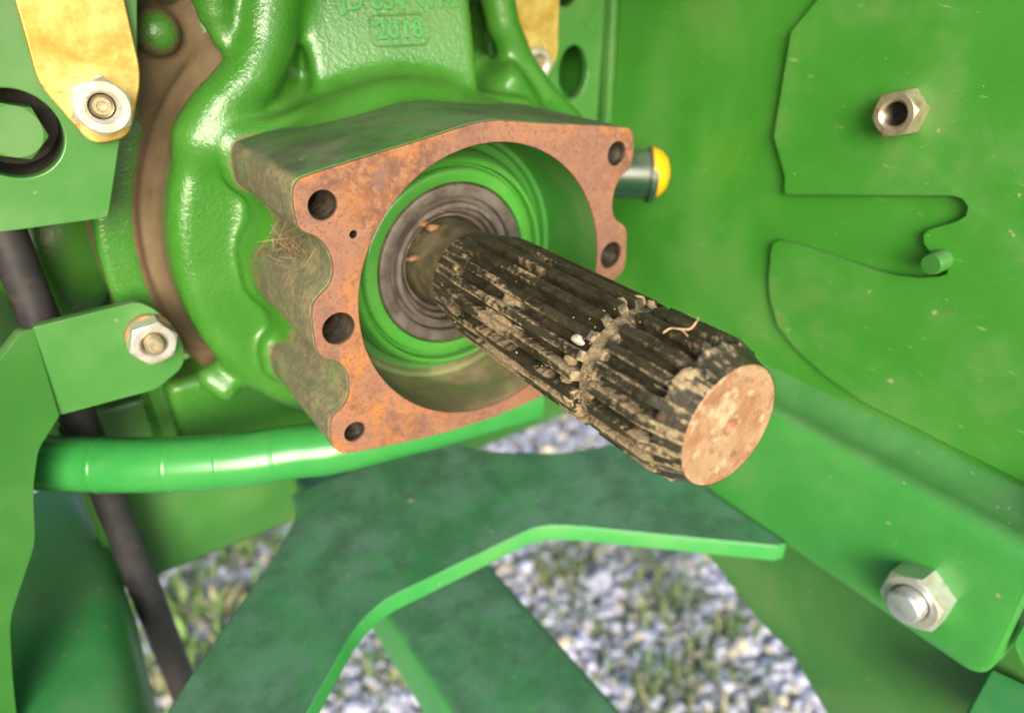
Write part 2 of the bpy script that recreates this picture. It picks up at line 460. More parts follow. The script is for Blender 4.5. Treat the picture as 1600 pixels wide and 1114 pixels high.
def nut_mesh(o, axis, af, h, bore, ref=(0, 0, 1), rot=0.0, bore_depth=None):
    """hexagon nut: chamfered corners, turned face, bore; sits on o, grows along axis"""
    u, v, a = frame_for(axis)
    u = np.array(ref, float); u -= a * u.dot(a); u /= np.linalg.norm(u); v = np.cross(a, u)
    o = np.array(o, float); N = 72
    def hexr(t):
        t = (t + math.pi / 6) % (math.pi / 3) - math.pi / 6
        return af / 2 / math.cos(t)
    rc = af / 2 * 0.97; rings = []
    th = [2 * math.pi * k / N for k in range(N)]
    R6 = [hexr(t) for t in th]
    ch = [max(0, r - rc) * 0.62 for r in R6]
    rings.append([(r, 0.0) for r in R6])
    rings.append([(r, h - c) for r, c in zip(R6, ch)])
    rings.append([(min(r, rc), h - max(0, (min(r, rc) - rc)) * .6) for r in R6])
    rings.append([(bore + (rc - bore) * .82, h + 0.0)] * N)
    rings.append([(bore * 1.17, h)] * N)
    rings.append([(bore, h - bore * .17)] * N)
    dd = bore_depth if bore_depth else h
    m = max(3, int(dd / 0.55))
    for i in range(1, m):
        rings.append([(bore - (0.35 if i % 2 else 0.0), h - bore * .17 - (dd - bore * .17) * i / m)] * N)
    V = []; F = []
    for ring in rings:
        for t, (r, z) in zip(th, ring):
            t2 = t + rot
            V.append(o + a * z + (u * math.cos(t2) + v * math.sin(t2)) * r)
    for i in range(len(rings) - 1):
        for k in range(N):
            F.append((i * N + k, i * N + (k + 1) % N, (i + 1) * N + (k + 1) % N, (i + 1) * N + k))
    F.append(tuple((len(rings) - 1) * N + k for k in range(N)))
    return mesh_from(V, F, sharp=28)
def stud_profile(r, h0, h1, pitch=1.2, ch=1.0):
    P = [(r, h0)]; z = h0
    while z < h1 - ch - pitch:
        P += [(r, z + pitch * .35), (r - pitch * .32, z + pitch * .7)]; z += pitch
    P += [(r, h1 - ch), (r - ch, h1), (r * .45, h1), (r * .40, h1 - .4), (0.01, h1 - .5)]
    return P
def blob(o, rad, seed, sub=3, rough=0.3, axis_scale=(1, 1, 1)):
    bm = bmesh.new(); bmesh.ops.create_icosphere(bm, subdivisions=sub, radius=1)
    V = np.array([v.co[:] for v in bm.verts]); F = [tuple(v.index for v in f.verts) for f in bm.faces]; bm.free()
    k = 1 + rough * (fbm(V * 10 + seed * 31, 9, 3, seed) - .5) * 2
    V = V * k[:, None] * np.array(axis_scale) * rad + np.array(o, float)
    return mesh_from(V, F, sharp=0)

# ------------------------------------------------------------------ SDF casting
def smin(a, b, k):
    h = np.clip(.5 + .5 * (b - a) / k, 0, 1)
    return b + (a - b) * h - k * h * (1 - h)
def smax(a, b, k): return -smin(-a, -b, k)
def sd_cyl_y(P, R, y0, y1, r, cx=0, cz=0):
    d = np.hypot(P[:, 0] - cx, P[:, 2] - cz) - (R - r)
    h = np.abs(P[:, 1] - (y0 + y1) / 2) - ((y1 - y0) / 2 - r)
    return np.minimum(np.maximum(d, h), 0) + np.hypot(np.maximum(d, 0), np.maximum(h, 0)) - r
def sd_caps(P, pts, r):
    best = None
    for i in range(len(pts) - 1):
        a, b = np.array(pts[i], float), np.array(pts[i + 1], float)
        ra, rb = (r[i], r[i + 1]) if isinstance(r, (list, tuple)) else (r, r)
        pa = P - a; ba = b - a
        t = np.clip(pa @ ba / (ba @ ba), 0, 1)
        d = np.linalg.norm(pa - t[:, None] * ba, axis=1) - (ra + (rb - ra) * t)
        best = d if best is None else np.minimum(best, d)
    return best
def sd_box(P, c, h, r, R=None):
    q = P - np.array(c, float)
    if R is not None: q = q @ R
    q = np.abs(q) - (np.array(h, float) - r)
    return np.linalg.norm(np.maximum(q, 0), axis=1) + np.minimum(q.max(axis=1), 0) - r
def sd_poly(P2, poly):
    poly = np.asarray(poly, float); n = len(poly)
    d = np.full(len(P2), 1e9); s = np.ones(len(P2))
    for i in range(n):
        a, b = poly[i], poly[i - 1]
        e = b - a; w = P2 - a
        t = np.clip(w @ e / (e @ e), 0, 1)
        bb = w - t[:, None] * e
        d = np.minimum(d, (bb * bb).sum(1))
        c1 = P2[:, 1] >= a[1]; c2 = P2[:, 1] < b[1]; c3 = e[0] * w[:, 1] > e[1] * w[:, 0]
        flip = (c1 & c2 & c3) | (~c1 & ~c2 & ~c3)
        s[flip] *= -1
    return s * np.sqrt(d)
def surface_nets(fn, lo, hi, h):
    lo = np.array(lo, float); n = np.ceil((np.array(hi) - lo) / h).astype(int) + 1
    ax = [lo[i] + h * np.arange(n[i]) for i in range(3)]
    G = np.stack(np.meshgrid(*ax, indexing='ij'), -1).reshape(-1, 3)
    D = fn(G).reshape(n)
    Sg = D < 0
    cells = n - 1
    cnt = np.zeros(cells, int); acc = np.zeros((*cells, 3))
    def corner(i, j, k): return D[i:i + cells[0], j:j + cells[1], k:k + cells[2]]
    edges = [((0, 0, 0), (1, 0, 0)), ((0, 1, 0), (1, 1, 0)), ((0, 0, 1), (1, 0, 1)), ((0, 1, 1), (1, 1, 1)),
             ((0, 0, 0), (0, 1, 0)), ((1, 0, 0), (1, 1, 0)), ((0, 0, 1), (0, 1, 1)), ((1, 0, 1), (1, 1, 1)),
             ((0, 0, 0), (0, 0, 1)), ((1, 0, 0), (1, 0, 1)), ((0, 1, 0), (0, 1, 1)), ((1, 1, 0), (1, 1, 1))]
    for a, b in edges:
        da, db = corner(*a), corner(*b)
        m = (da < 0) != (db < 0)
        t = np.where(m, da / np.where(m, da - db, 1), 0)
        for k in range(3): acc[..., k] += np.where(m, a[k] + (b[k] - a[k]) * t, 0)
        cnt += m
    act = cnt > 0
    idx = np.full(cells, -1); idx[act] = np.arange(act.sum())
    base = np.stack(np.nonzero(act), 1)
    V = lo + h * (base + acc[act] / cnt[act][:, None])
    F = []
    for axis in range(3):
        o1, o2 = [(1, 2), (2, 0), (0, 1)][axis]
        sl0 = [slice(None)] * 3; sl1 = [slice(None)] * 3
        sl0[axis] = slice(0, n[axis] - 1); sl1[axis] = slice(1, n[axis])
        A, B_ = Sg[tuple(sl0)], Sg[tuple(sl1)]
        I = np.stack(np.nonzero(A != B_), 1)
        I = I[(I[:, o1] > 0) & (I[:, o2] > 0) & (I[:, o1] < n[o1] - 1) & (I[:, o2] < n[o2] - 1)]
        inside = A[tuple(I.T)]
        e1 = np.zeros(3, int); e1[o1] = 1; e2 = np.zeros(3, int); e2[o2] = 1
        q = [idx[tuple((I - e1 - e2).T)], idx[tuple((I - e2).T)], idx[tuple(I.T)], idx[tuple((I - e1).T)]]
        q = np.stack(q, 1)
        q[~inside] = q[~inside][:, ::-1]
        F.append(q)
    return V, np.concatenate(F)

# flange outline on the machined face (x, z), left half measured, right half its mirror with its own measured lugs
OUT_L = [(-66.5, 53.4), (-69.6, 52.4), (-71.4, 50.0), (-72, 46.5), (-72, 39.5), (-70.9, 36.2), (-66.8, 34.1), (-63.4, 30.3), (-62, 25.2), (-62, 20.2), (-64, 15.6), (-69.3, 12.2),
         (-71.5, 9.0), (-72, 0.4), (-72, -6.6), (-70.3, -10.3), (-65.0, -13.0), (-62.4, -17.0), (-61.8, -22.3), (-62.2, -27.7), (-65.1, -32.4), (-69.6, -34.8), (-71.4, -38.4),
         (-72, -46.3), (-69.8, -51.3), (-64.4, -53.6), (-46.0, -56.9), (-27.9, -59.8), (-3.4, -61.4)]
OUT_T = [(4.0, 62.6), (-4.6, 62.6), (-12.0, 61.5), (-23.8, 59.5), (-45.2, 56.6)]
outline = OUT_T[1:] + OUT_L + [(-x, z) for x, z in reversed(OUT_L)] + [(-x, z) for x, z in reversed(OUT_T[1:])]
outline = chaikin(outline, 1)
HOLES = [(-62.5, 43.2, 4.9), (62.7, 43.2, 4.9), (-62.8, -0.7, 6.0), (63.0, -0.6, 6.0), (-62.2, -44.4, 4.2), (62.2, -44.4, 4.2), (-53.4, 31.7, 1.35)]
BORE = 54.7
AX = (1, 0, 0); AZ = (0, 0, 1)

TILT = math.radians(14)
PAD_R = np.array([[1, 0, 0], [0, math.cos(TILT), -math.sin(TILT)], [0, math.sin(TILT), math.cos(TILT)]])   # columns: pad x, pad y(depth), pad z(up)
PAD_R = np.array([[1, 0, 0], [0, math.cos(TILT), math.sin(TILT)], [0, -math.sin(TILT), math.cos(TILT)]])
_yw = math.radians(-11)
PAD_R = np.array([[math.cos(_yw), -math.sin(_yw), 0], [math.sin(_yw), math.cos(_yw), 0], [0, 0, 1]]) @ PAD_R
PAD_O = np.array([1.0, 76.0, 76.0])            # point on the pad's face
ridgeA = [onY(p, y) for p, y in (((318, 215), 86), ((352, 160), 84), ((392, 120), 85), ((412, 70), 88), ((425, -40), 92))]
ridgeB = [onY(p, y) for p, y in (((348, 62), 88), ((338, 20), 90), ((325, -50), 92))]
bossC = onY((243, 50), 104)
ribR = [onY(p, y) for p, y in (((770, -40), 100), ((786, 40), 98), ((815, 100), 96), ((850, 150), 92), ((890, 190), 90))]
def casting_sdf(P):
    d = sd_cyl_y(P, 100, 79, 150, 8)
    # the disc gives way to the ribbed neck above the flange
    d = smax(d, P[:, 2] - 58 - np.maximum(0, -P[:, 0] - 62) * 1.2 - np.maximum(0, P[:, 0] - 55) * 1.2, 12)
    d = smin(d, sd_cyl_y(P, 100, 106, 150, 8), 8)
    d = smin(d, sd_box(P, (-5, 130, 105), (62, 26, 55), 5), 8)
    # hub step that carries the flange block
    pin = sd_poly(P[:, [0, 2]], outline[::2])
    h = np.abs(P[:, 1] - 60) - 45
    q1 = pin - 1.0; q2 = np.abs(P[:, 1] - 88) - 14
    step = np.hypot(np.maximum(q1, 0), np.maximum(q2, 0)) + np.minimum(np.maximum(q1, q2), 0) - 2.5
    d = smin(d, step, 2.5)
    blk = np.maximum(pin + 1.3, h)
    d = smin(d, blk, 5)
    d = smin(d, sd_cyl_y(P, 70, 62, 110, 6), 10)
    # lettered pad leaning back
    c = PAD_O + PAD_R @ np.array([3, 16, 50])
    pad = sd_box(P, c, (36, 16, 62), 4, PAD_R)
    d = smin(d, pad, 7)
    d = smin(d, sd_caps(P, ridgeA, [11, 10, 11, 12, 13]), 8)
    d = smin(d, sd_caps(P, ridgeB, [4, 7, 11]), 5)
    d = smin(d, sd_caps(P, [(-48, 100, 62), (-42, 104, 82), (-38, 112, 120)], [12, 11, 12]), 10)
    d = smin(d, sd_caps(P, ribR, [9, 8, 7, 7, 7]), 8)
    # second flange ring behind the dusty groove
    R = np.hypot(P[:, 0], P[:, 2])
    q1 = np.abs(R - 115.5) - 5; q2 = np.abs(P[:, 1] - 125) - 17
    ring = np.hypot(np.maximum(q1, 0), np.maximum(q2, 0)) + np.minimum(np.maximum(q1, q2), 0) - 3
    d = smin(d, np.maximum(sd_cyl_y(P, 110, 111, 150, 4), P[:, 0] + 15), 12)
    ring = smax(ring, P[:, 0] + 20, 4)
    ring = smax(ring, -(P[:, 2] + 42), 6)
    d = smin(d, ring, 4)
    d = smin(d, sd_caps(P, [bossC, bossC + np.array([0, 30, 8])], 9), 4)
    # back wall, axle casing, lower cover
    d = smin(d, P[:, 1] * -1 + 138 + np.maximum(0, np.abs(P[:, 0] + 10) - 108) * 3, 6)
    d = smin(d, sd_box(P, (-60, 124, -86), (52, 12, 24), 5), 6)
    d = smin(d, sd_caps(P, [onY((330, 590), 92), onY((352, 606), 88)], 6), 8)
    # bore and bolt holes stay open
    d = np.maximum(d, -sd_cyl_y(P, BORE + 2.0, -20, 52, 1))
    for hx, hz, hr in HOLES[:6]:
        d = np.maximum(d, -sd_cyl_y(P, hr + 1.2, -20, 40, .5, hx, hz))
    return d

# ================================================================== GEARBOX HOUSING
house = empty('gearbox_housing', (0, 140, -100), 'large green cast gearbox housing with a rusty flange around the shaft', 'gearbox housing')
V, F = surface_nets(casting_sdf, (-132, 12, -116), (136, 150, 150), 1.5)
V = V + (fbm(V, 9, 2, 5)[:, None] - .5) * 0.0
me = mesh_from(V, F, sharp=0)
# caked dust fills the groove behind the round rim and the pockets of the ribs
R = np.hypot(V[:, 0], V[:, 2])
dirt = sstep(91, 99, V[:, 1]) * sstep(97, 99.5, R) * (1 - sstep(108.5, 111, R)) * sstep(30, -10, V[:, 0]) * sstep(-66, -52, V[:, 2])
dirt = np.maximum(dirt, sstep(112, 126, V[:, 1]) * sstep(95, 104, R) * sstep(60, 20, V[:, 0]) * sstep(-66, -52, V[:, 2]) * sstep(135, 128, R))
pinv = sd_poly(V[:, [0, 2]], outline[::2])
dirt = np.maximum(dirt, sstep(-55, -60, V[:, 0]) * sstep(3.5, 0.5, pinv) * sstep(83, 76, V[:, 1]) * .5)
dirt = np.maximum(dirt, sstep(92, 104, V[:, 1]) * sstep(-100, -92, V[:, 0]) * sstep(-62, -72, V[:, 0]) * sstep(48, 60, V[:, 2]))
dirt *= 0.72 + 0.5 * fbm(V, 14, 3, 3)
set_attr(me, 'dirt', np.clip(dirt, 0, 1))
put('casting_body', me, M_cast, house)
me = prism(outline, [circle(0, 0, BORE, 96)] + [circle(x, z, r + .15, 28) for x, z, r in HOLES], (0, 86, 0), AX, AZ, 84, 0.8)
me2 = me
put('flange_block', me, M_block, house)
me = prism([(x * .9965, z * .9965) for x, z in outline], [circle(0, 0, BORE + .35, 96)] + [circle(x, z, r, 32) for x, z, r in HOLES], (0, 2.2, 0), AX, AZ, 2.2, 0.45)
put('flange_face', me, M_rust, house)
me = lathe([(BORE + .1, 0.8), (BORE - .1, 2.5), (BORE - .1, 20), (BORE - .15, 33), (BORE - .6, 34.6), (BORE - 2.4, 35.2), (BORE - 3.4, 37.5), (47, 38)], (0, 0, 0), (0, 1, 0), 96)
put('bore_wall', me, M_borewall, house)
me = lathe([(47.6, 40), (47.6, 34), (47.0, 32.4), (45.2, 28.6), (44.4, 27.4), (43.4, 27.0), (42.6, 27.4), (42.2, 28.6), (42.0, 30.6), (41.2, 30.8), (40.9, 29.2), (40.4, 28.3), (39.6, 27.9), (36.2, 27.9), (35.2, 28.3), (34.7, 31)], (0, 0, 0), (0, 1, 0), 96)
put('seal_retainer', me, M_ring, house)
seal = put('oil_seal', lathe([(34.8, 31), (34.6, 29.0), (34.0, 28.2), (33, 27.9), (30.2, 28.1), (29.3, 28.6), (28.9, 31.5), (26.8, 32), (26.4, 28.9), (24.7, 28.8), (24.4, 32)], (0, 0, 0), (0, 1, 0), 80), M_seal, house)
put('seal_lip', lathe([(24.4, 32), (23.2, 31.2), (22.6, 31.6), (22.5, 35), (21.4, 36), (20.9, 33.6), (20.3, 33.6), (19.9, 38), (18.6, 40)], (0, 0, 0), (0, 1, 0), 64), M_lip, house)
for x, z, r in HOLES[:6]:
    P = [(r, 1.2)]
    P += [(r - .55, 2.2)]
    for k in range(22): P.append((r - (.55 if k % 2 == 0 else .05), 2.4 + k * .75))
    P += [(r - .5, 34), (.01, 36)]
    put('threaded_hole', lathe(P, (x, 0, z), (0, 1, 0), 32), M_thread, house)
put('dowel_hole', lathe([(1.35, .9), (1.3, 8), (.01, 8.4)], (HOLES[6][0], 0, HOLES[6][1]), (0, 1, 0), 16), M_thread, house)
for k, (px, py, rr) in enumerate(((676, 356, 1.9), (646, 403, 1.6), (660, 350, 1.4))):
    put('rust_flake', blob(onY((px, py), 29), rr, 40 + k, 3, .9, (1.5, 1.2, .8)), M_flake, house)
# cast lettering on the pad: raised characters and the date box
def text_mesh(body, size, ext, bevel=0.12):
    cu = bpy.data.curves.new('t', 'FONT'); cu.body = body; cu.size = size
    cu.align_x = 'CENTER'; cu.align_y = 'CENTER'; cu.extrude = ext; cu.bevel_depth = bevel; cu.bevel_resolution = 1; cu.offset = .12
    cu.space_character = 1.08
    ob = bpy.data.objects.new('t', cu); COL.objects.link(ob)
    dg = _dg(); dg.update()
    m = bpy.data.meshes.new_from_object(ob.evaluated_get(dg))
    bpy.data.objects.remove(ob); bpy.data.curves.remove(cu)
    return m
def pad_point(px, py):
    nrm = -PAD_R[:, 1]; d = ray((px, py)); t = (PAD_O - CAM_C) @ nrm / (d @ nrm); return CAM_C + d * t
def on_pad(m, pos):
    n = len(m.vertices); co = np.empty(n * 3); m.vertices.foreach_get('co', co); co = co.reshape(-1, 3)
    W = pos + co[:, :1] * PAD_R[:, 0] + co[:, 1:2] * PAD_R[:, 2] + co[:, 2:] * -PAD_R[:, 1]
    m.vertices.foreach_set('co', (W * S).ravel()); finish(m, 40); return m
for body, px, py, size in (('JD', 549, 4, 9.0), ('034', 607, 3, 9.0), ('WF2', 682, 1, 9.0), ('2018', 624, 48, 9.6)):
    put('cast_lettering', on_pad(text_mesh(body, size, .7, .28), pad_point(px, py)), M_letter, house)
# raised line round the date
ctr = pad_point(624, 48); bw, bh = 12.5, 6.0
loop = rounded([(-bw, -bh), (bw, -bh), (bw, bh), (-bw, bh)], 4, 6)
pth = [ctr + PAD_R[:, 0] * x + PAD_R[:, 2] * z for x, z in loop + loop[:1]]
put('date_frame', tube(pth, .45, 8, False), M_cast, house)
set_attr(house.children[-1].data, 'dirt', [0] * len(house.children[-1].data.vertices))

# ================================================================== SPLINED SHAFT
shaft = empty('pto_shaft', (0, -40, 0), 'dirty splined steel drive shaft with a rusty round end pointing out of the flange', 'drive shaft')
NT_, NY = 20 * 30, 420
ys = np.concatenate([np.linspace(12, -78, 190), np.linspace(-78.2, -87, 50), np.linspace(-87.2, -119.4, 110)])
th = np.linspace(0, 2 * math.pi, NT_, endpoint=False)
TT, YY = np.meshgrid(th, ys)
ph = (TT * 20 / (2 * math.pi)) % 1.0
w = np.abs(ph - .5) * 2                     # 0 at crest centre, 1 in the root centre
tooth = 1 - sstep(.44, .60, w)
root, crest = 17.9, 22.25
runin = sstep(11, -9, YY)
wear = np.stack([np.cos(TT) * 20, YY, np.sin(TT) * 20], -1).reshape(-1, 3)
nz = fbm(wear, 7, 4, 21).reshape(TT.shape)
nf = fbm(wear, 1.6, 2, 31).reshape(TT.shape)
nl = fbm(wear * np.array([1, .22, 1]), 4, 3, 77).reshape(TT.shape)
rb = 18.9 + (root - 18.9) * runin
front = sstep(-106, -113, YY)
endr = crest - np.clip((-107.5 - YY) / 11.9, 0, 1) * 4.0
rc = np.minimum(rb + (crest - rb) * runin, endr)
toothy = tooth * (1 - sstep(-110, -114.5, YY) * .0)
rootf = np.minimum(rb + sstep(-108.5, -113.5, YY) * 5.0, endr)
r = rootf + (rc - rootf) * toothy
g = sstep(-78.0, -79.4, YY) * (1 - sstep(-84.6, -86.0, YY))
# how much mud clings: the lower left flank and the groove, less on the upper right
side = .5 + .5 * np.cos(TT - math.radians(198))     # TT measured from +x towards +z
band = np.exp(-((YY + 34) / 10) ** 2)
mudfill = (0.05 + .75 * side) * sstep(.56, .74, nz * .25 + nl * .75 + .11 * band) * (1 - tooth) * sstep(8, -4, YY)
rg = 19.4 + 1.6 * np.clip(nz - .25, 0, 1) * (0.5 + side)
r = r * (1 - g) + np.minimum(rg, r + 3) * g
fill = mudfill * np.where(YY > -79, 3.2, .9)
r = r + np.minimum(fill, np.maximum(crest - .7 - r, 0)) * (1 - g)
crust = sstep(.60, .78, nf * .4 + nl * .6 + .10 * band) * (.25 + side * .75)
r = r + crust * .22 + (nf - .5) * .10 + (nl - .5) * .08
# burrs and packed dirt where the splines run out at the end chamfer
r = r + sstep(-107.5, -110, YY) * (1 - sstep(-112.5, -115, YY)) * sstep(.50, .64, nf * .6 + nz * .4) * .9
edge = np.exp(-((w - .42) / .13) ** 2)
dirt = .03 + .27 * side * sstep(.34, .62, nl) + .34 * edge * sstep(.35, .6, nf * .5 + nl * .5) * (.3 + side) + .55 * mudfill + .45 * crust + g * (.40 + .4 * side)
dirt = dirt + .22 * band * side + .15 * sstep(-14, -4, YY) * side - .70 * sstep(.55, .72, w) * (1 - np.clip(mudfill * 2, 0, 1)) * (1 - g)
dirt = dirt + sstep(-108, -113, YY) * (.24 * sstep(.46, .62, nf * .7 + nz * .3) + .04)
dirt = np.clip(dirt * (.6 + .6 * side), 0, 1)
V = np.stack([np.cos(TT) * r, YY + 0 * r, np.sin(TT) * r], -1).reshape(-1, 3)
nyn = len(ys)
ii, kk = np.meshgrid(np.arange(nyn - 1), np.arange(NT_), indexing='ij')
k2 = (kk + 1) % NT_
F = np.stack([ii * NT_ + kk, ii * NT_ + k2, (ii + 1) * NT_ + k2, (ii + 1) * NT_ + kk], -1).reshape(-1, 4)
me = mesh_from(V, F, sharp=0)
set_attr(me, 'dirt', dirt.ravel())
put('splined_section', me, M_shaft, shaft)
put('shaft_neck', lathe([(18.7, 46), (18.4, 33), (18.0, 27), (17.9, 21), (18.3, 15), (18.8, 11), (18.2, 10)], (0, 0, 0), (0, 1, 0), 72), M_neck, shaft)
put('end_face', lathe([(18.35, 1.2), (18.25, .25), (17.9, -.12), (13.2, -.2), (12.9, -.12), (12.5, -.2), (8, -.16), (4.2, -.2), (3.4, -.34), (2.6, -.2), (2.2, .9), (1.2, 3.0), (.3, 4.2)], (0, -119.4, 0), (0, 1, 0), 96, False, True), M_end, shaft)
#, (0, -119.4, 0), (0, 1, 0), 96), M_end, shaft)
# lumps of dried grease squeezed out of the groove between the teeth
for k, (px, py, rr) in enumerate(((900, 529, 2.1), (888, 560, 2.3), (882, 592, 2.3), (884, 620, 2.3), (900, 645, 2.2), (970, 468, 2.0), (997, 466, 2.2), (1018, 472, 1.9))):
    d = ray((px, py)); a = d[0] ** 2 + d[2] ** 2; b = 2 * (CAM_C[0] * d[0] + CAM_C[2] * d[2]); c0 = CAM_C[0] ** 2 + CAM_C[2] ** 2 - 21.6 ** 2
    D = b * b - 4 * a * c0
    if D < 0: t = -b / (2 * a)
    else: t = (-b - math.sqrt(D)) / 2 / a
    P = CAM_C + d * t
    P = P * np.array([.955, 1, .955])
    put('grease_lump', blob(P, rr * .8, 60 + k, 3, .6, (1, 1.4, 1)), M_grease if k < 1 else M_crumb, shaft)
# crumbs of dirt along the splines
VV = []; FF = []
bm = bmesh.new(); bmesh.ops.create_icosphere(bm, subdivisions=1, radius=1)
bv = np.array([v.co[:] for v in bm.verts]); bf = np.array([[v.index for v in f.verts] for f in bm.faces]); bm.free()
for k in range(300):
    a = math.radians(198) + rng.normal(0, 1.0); y = rng.uniform(-117, 4) if k > 200 else rng.normal(-82, 3.5)
    rr = rng.uniform(.15, .42) if k > 30 else rng.uniform(.5, .9)
    R0 = 21.6 if not (-86 < y < -78) else 20.6
    if y < -110: R0 = 21.4 - (abs(y) - 110) * .35
    p = np.array([math.cos(a) * R0, y, math.sin(a) * R0])
    FF.append(bf + len(VV) * len(bv)); VV.append(bv * rng.uniform(.6, 1.3, (1, 3)) * rr * (1 + .25 * rng.normal(size=(len(bv), 1))) + p)
o = put('dirt_crumbs', mesh_from(np.concatenate(VV), np.concatenate(FF), sharp=0), M_crumb, shaft); o['kind'] = 'stuff'

# dry stalk lying on the splines, tuft of dry grass in the flange notch
def cylpt(px, py, R0):
    d = ray((px, py)); a = d[0] ** 2 + d[2] ** 2; b = 2 * (CAM_C[0] * d[0] + CAM_C[2] * d[2]); c0 = CAM_C[0] ** 2 + CAM_C[2] ** 2 - R0 ** 2
    D = max(b * b - 4 * a * c0, 0); return CAM_C + d * ((-b - math.sqrt(D)) / 2 / a)
stalk = empty('dry_stalk', cylpt(1060, 515, 22.5), 'thin dry straw stalk with a forked end lying on top of the splines', 'straw')
put('stem', tube(catmull([cylpt(1036, 520, 22.6), cylpt(1048, 513, 23.2), cylpt(1062, 514, 23.5), cylpt(1078, 514, 23.6), cylpt(1088, 503, 25.5), cylpt(1091, 497, 27)], 6), .28, 8), M_straw, stalk)
put('fork', tube(catmull([cylpt(1064, 514, 23.5), cylpt(1071, 521, 22.8), cylpt(1075, 526, 22.4)], 5), [.26] * 10 + [.12], 8), M_straw, stalk)
tuft = empty('dry_grass', onX((440, 385), -64), 'small tuft of dry brown grass caught in the upper notch of the flange side', 'dry grass')
for k in range(40):
    a = onX((rng.uniform(400, 470), rng.uniform(385, 415)), -65); b_ = onX((rng.uniform(420, 470), rng.uniform(360, 400)), -69)
    m_ = (a + b_) / 2 + rng.normal(0, 2.5, 3) + np.array([1, 0, 0]); b_ = b_ + rng.normal(0, 2.5, 3)
    put('straw', tube(catmull([a, m_, b_], 5), [.13] * 10 + [.06], 5), M_drygrass, tuft)

# ================================================================== LEFT SIDE BRACKETS
def poly_onY(pts, y): return [tuple(onY(p, y)[[0, 2]]) for p in pts]
def ysheet(pts, y, thick, r=1.5, holes=(), bevel=.6):
    """sheet facing the viewer (-Y) with its front at y"""
    return prism(rounded(poly_onY(pts, y), r), list(holes), (0, y + thick, 0), AX, AZ, thick, bevel)
YP = 80
hc = onY((21, 210), YP)
me = ysheet([(-60, 372), (170, 341), (187, 228), (215, 120), (215, -60), (-90, -60)], YP, 6, 2, [circle(hc[0], hc[2], 14.6, 48)])
put('mounting_plate', me, M_plate, None, (hc[0] - 10, YP, 40))
tag(bpy.data.objects['mounting_plate'], 'flat green mounting plate with a large round hole at the left edge', 'plate')
me = ysheet([(12, -40), (60, 132), (143, 227), (203, 216), (222, 120), (186, -40)], YP - 5, 4.4, [2, 4, 4, 5, 6, 2])
put('zinc_strap', me, M_zinc, None, onY((140, 100), YP - 5)); tag(bpy.data.objects['zinc_strap'], 'wide yellow zinc plated strap with a pointed lower end beside the big hole', 'strap')

def nut_thing(px, py, y, af, h, stud_h, label, bore=4.4, ref=(0, 0, 1), rot=0.0, axis=(0, -1, 0), washer=None, mats=(M_nut, M_stud), group=None):
    """nut whose visible face centre is at the photo's sight line; y = plane it sits on"""
    a = np.array(axis, float)
    if axis[1]: base = onY((px, py), y - h); base = np.array([base[0], y, base[2]])
    else: base = onX((px, py), y - h); base = np.array([y, base[1], base[2]])
    t = empty('hex_nut', base, label, 'nut', 'hex nuts on the brackets and panels')
    h0 = 0
    if washer:
        put('washer', lathe([(washer, 0), (washer, 1.4), (washer - .4, 1.8), (bore, 1.8)], base, axis, 48), M_washer, t); h0 = 1.8
    put('nut_body', nut_mesh(base + a * h0, axis, af, h - h0, bore + .1, ref, rot), mats[0], t)
    if not stud_h: put('nut_thread', lathe([(bore - .05, h - 1.0)] + [(bore - (.45 if q % 2 else .05), h - 1.2 - q * .55) for q in range(int(h / .55) - 3)] + [(.01, .6)], base, axis, 32), M_thread, t)
    if stud_h: put('stud', lathe(stud_profile(bore - .85, .5, stud_h), base, axis, 32), mats[1], t)
    return t
nut_thing(161, 168, YP - 5, 17, 9.5, 7.2, 'bright hex nut with stud on the wide yellow zinc strap', 4.7, rot=.3)
nut_thing(241, 538, 85, 16.5, 10.5, 13.5, 'bright hex nut with protruding stud and brown washer on the lower green bracket', 4.6, rot=.15, washer=9.4)
# green painted bolt sunk in the large hole
hb = onY((22, 207), YP + 4); t = empty('hex_bolt', (hb[0], YP + 14, hb[2]), 'green painted hex bolt head sunk inside the large round hole at left', 'bolt')
V = []; u = np.array([1, 0, 0]); v = np.array([0, 0, 1])
put('bolt_head', nut_mesh((hb[0], YP + 15, hb[2]), (0, -1, 0), 17.5, 10, .3, (1, 0, 0), .25, .06), M_plate, t)
put('hole_shade_cup', lathe([(14.9, 0), (14.9, 22), (.01, 22.2)], (hc[0], YP + 5.5, hc[2]), (0, 1, 0), 48), M_holeshade, bpy.data.objects['mounting_plate'])  # dark cup added behind the hole, shade put into its colour
put('bolt_shank', lathe([(7, 0), (7, 16), (.01, 16)], (hb[0], YP + 27, hb[2]), (0, -1, 0), 48), M_thread, t)

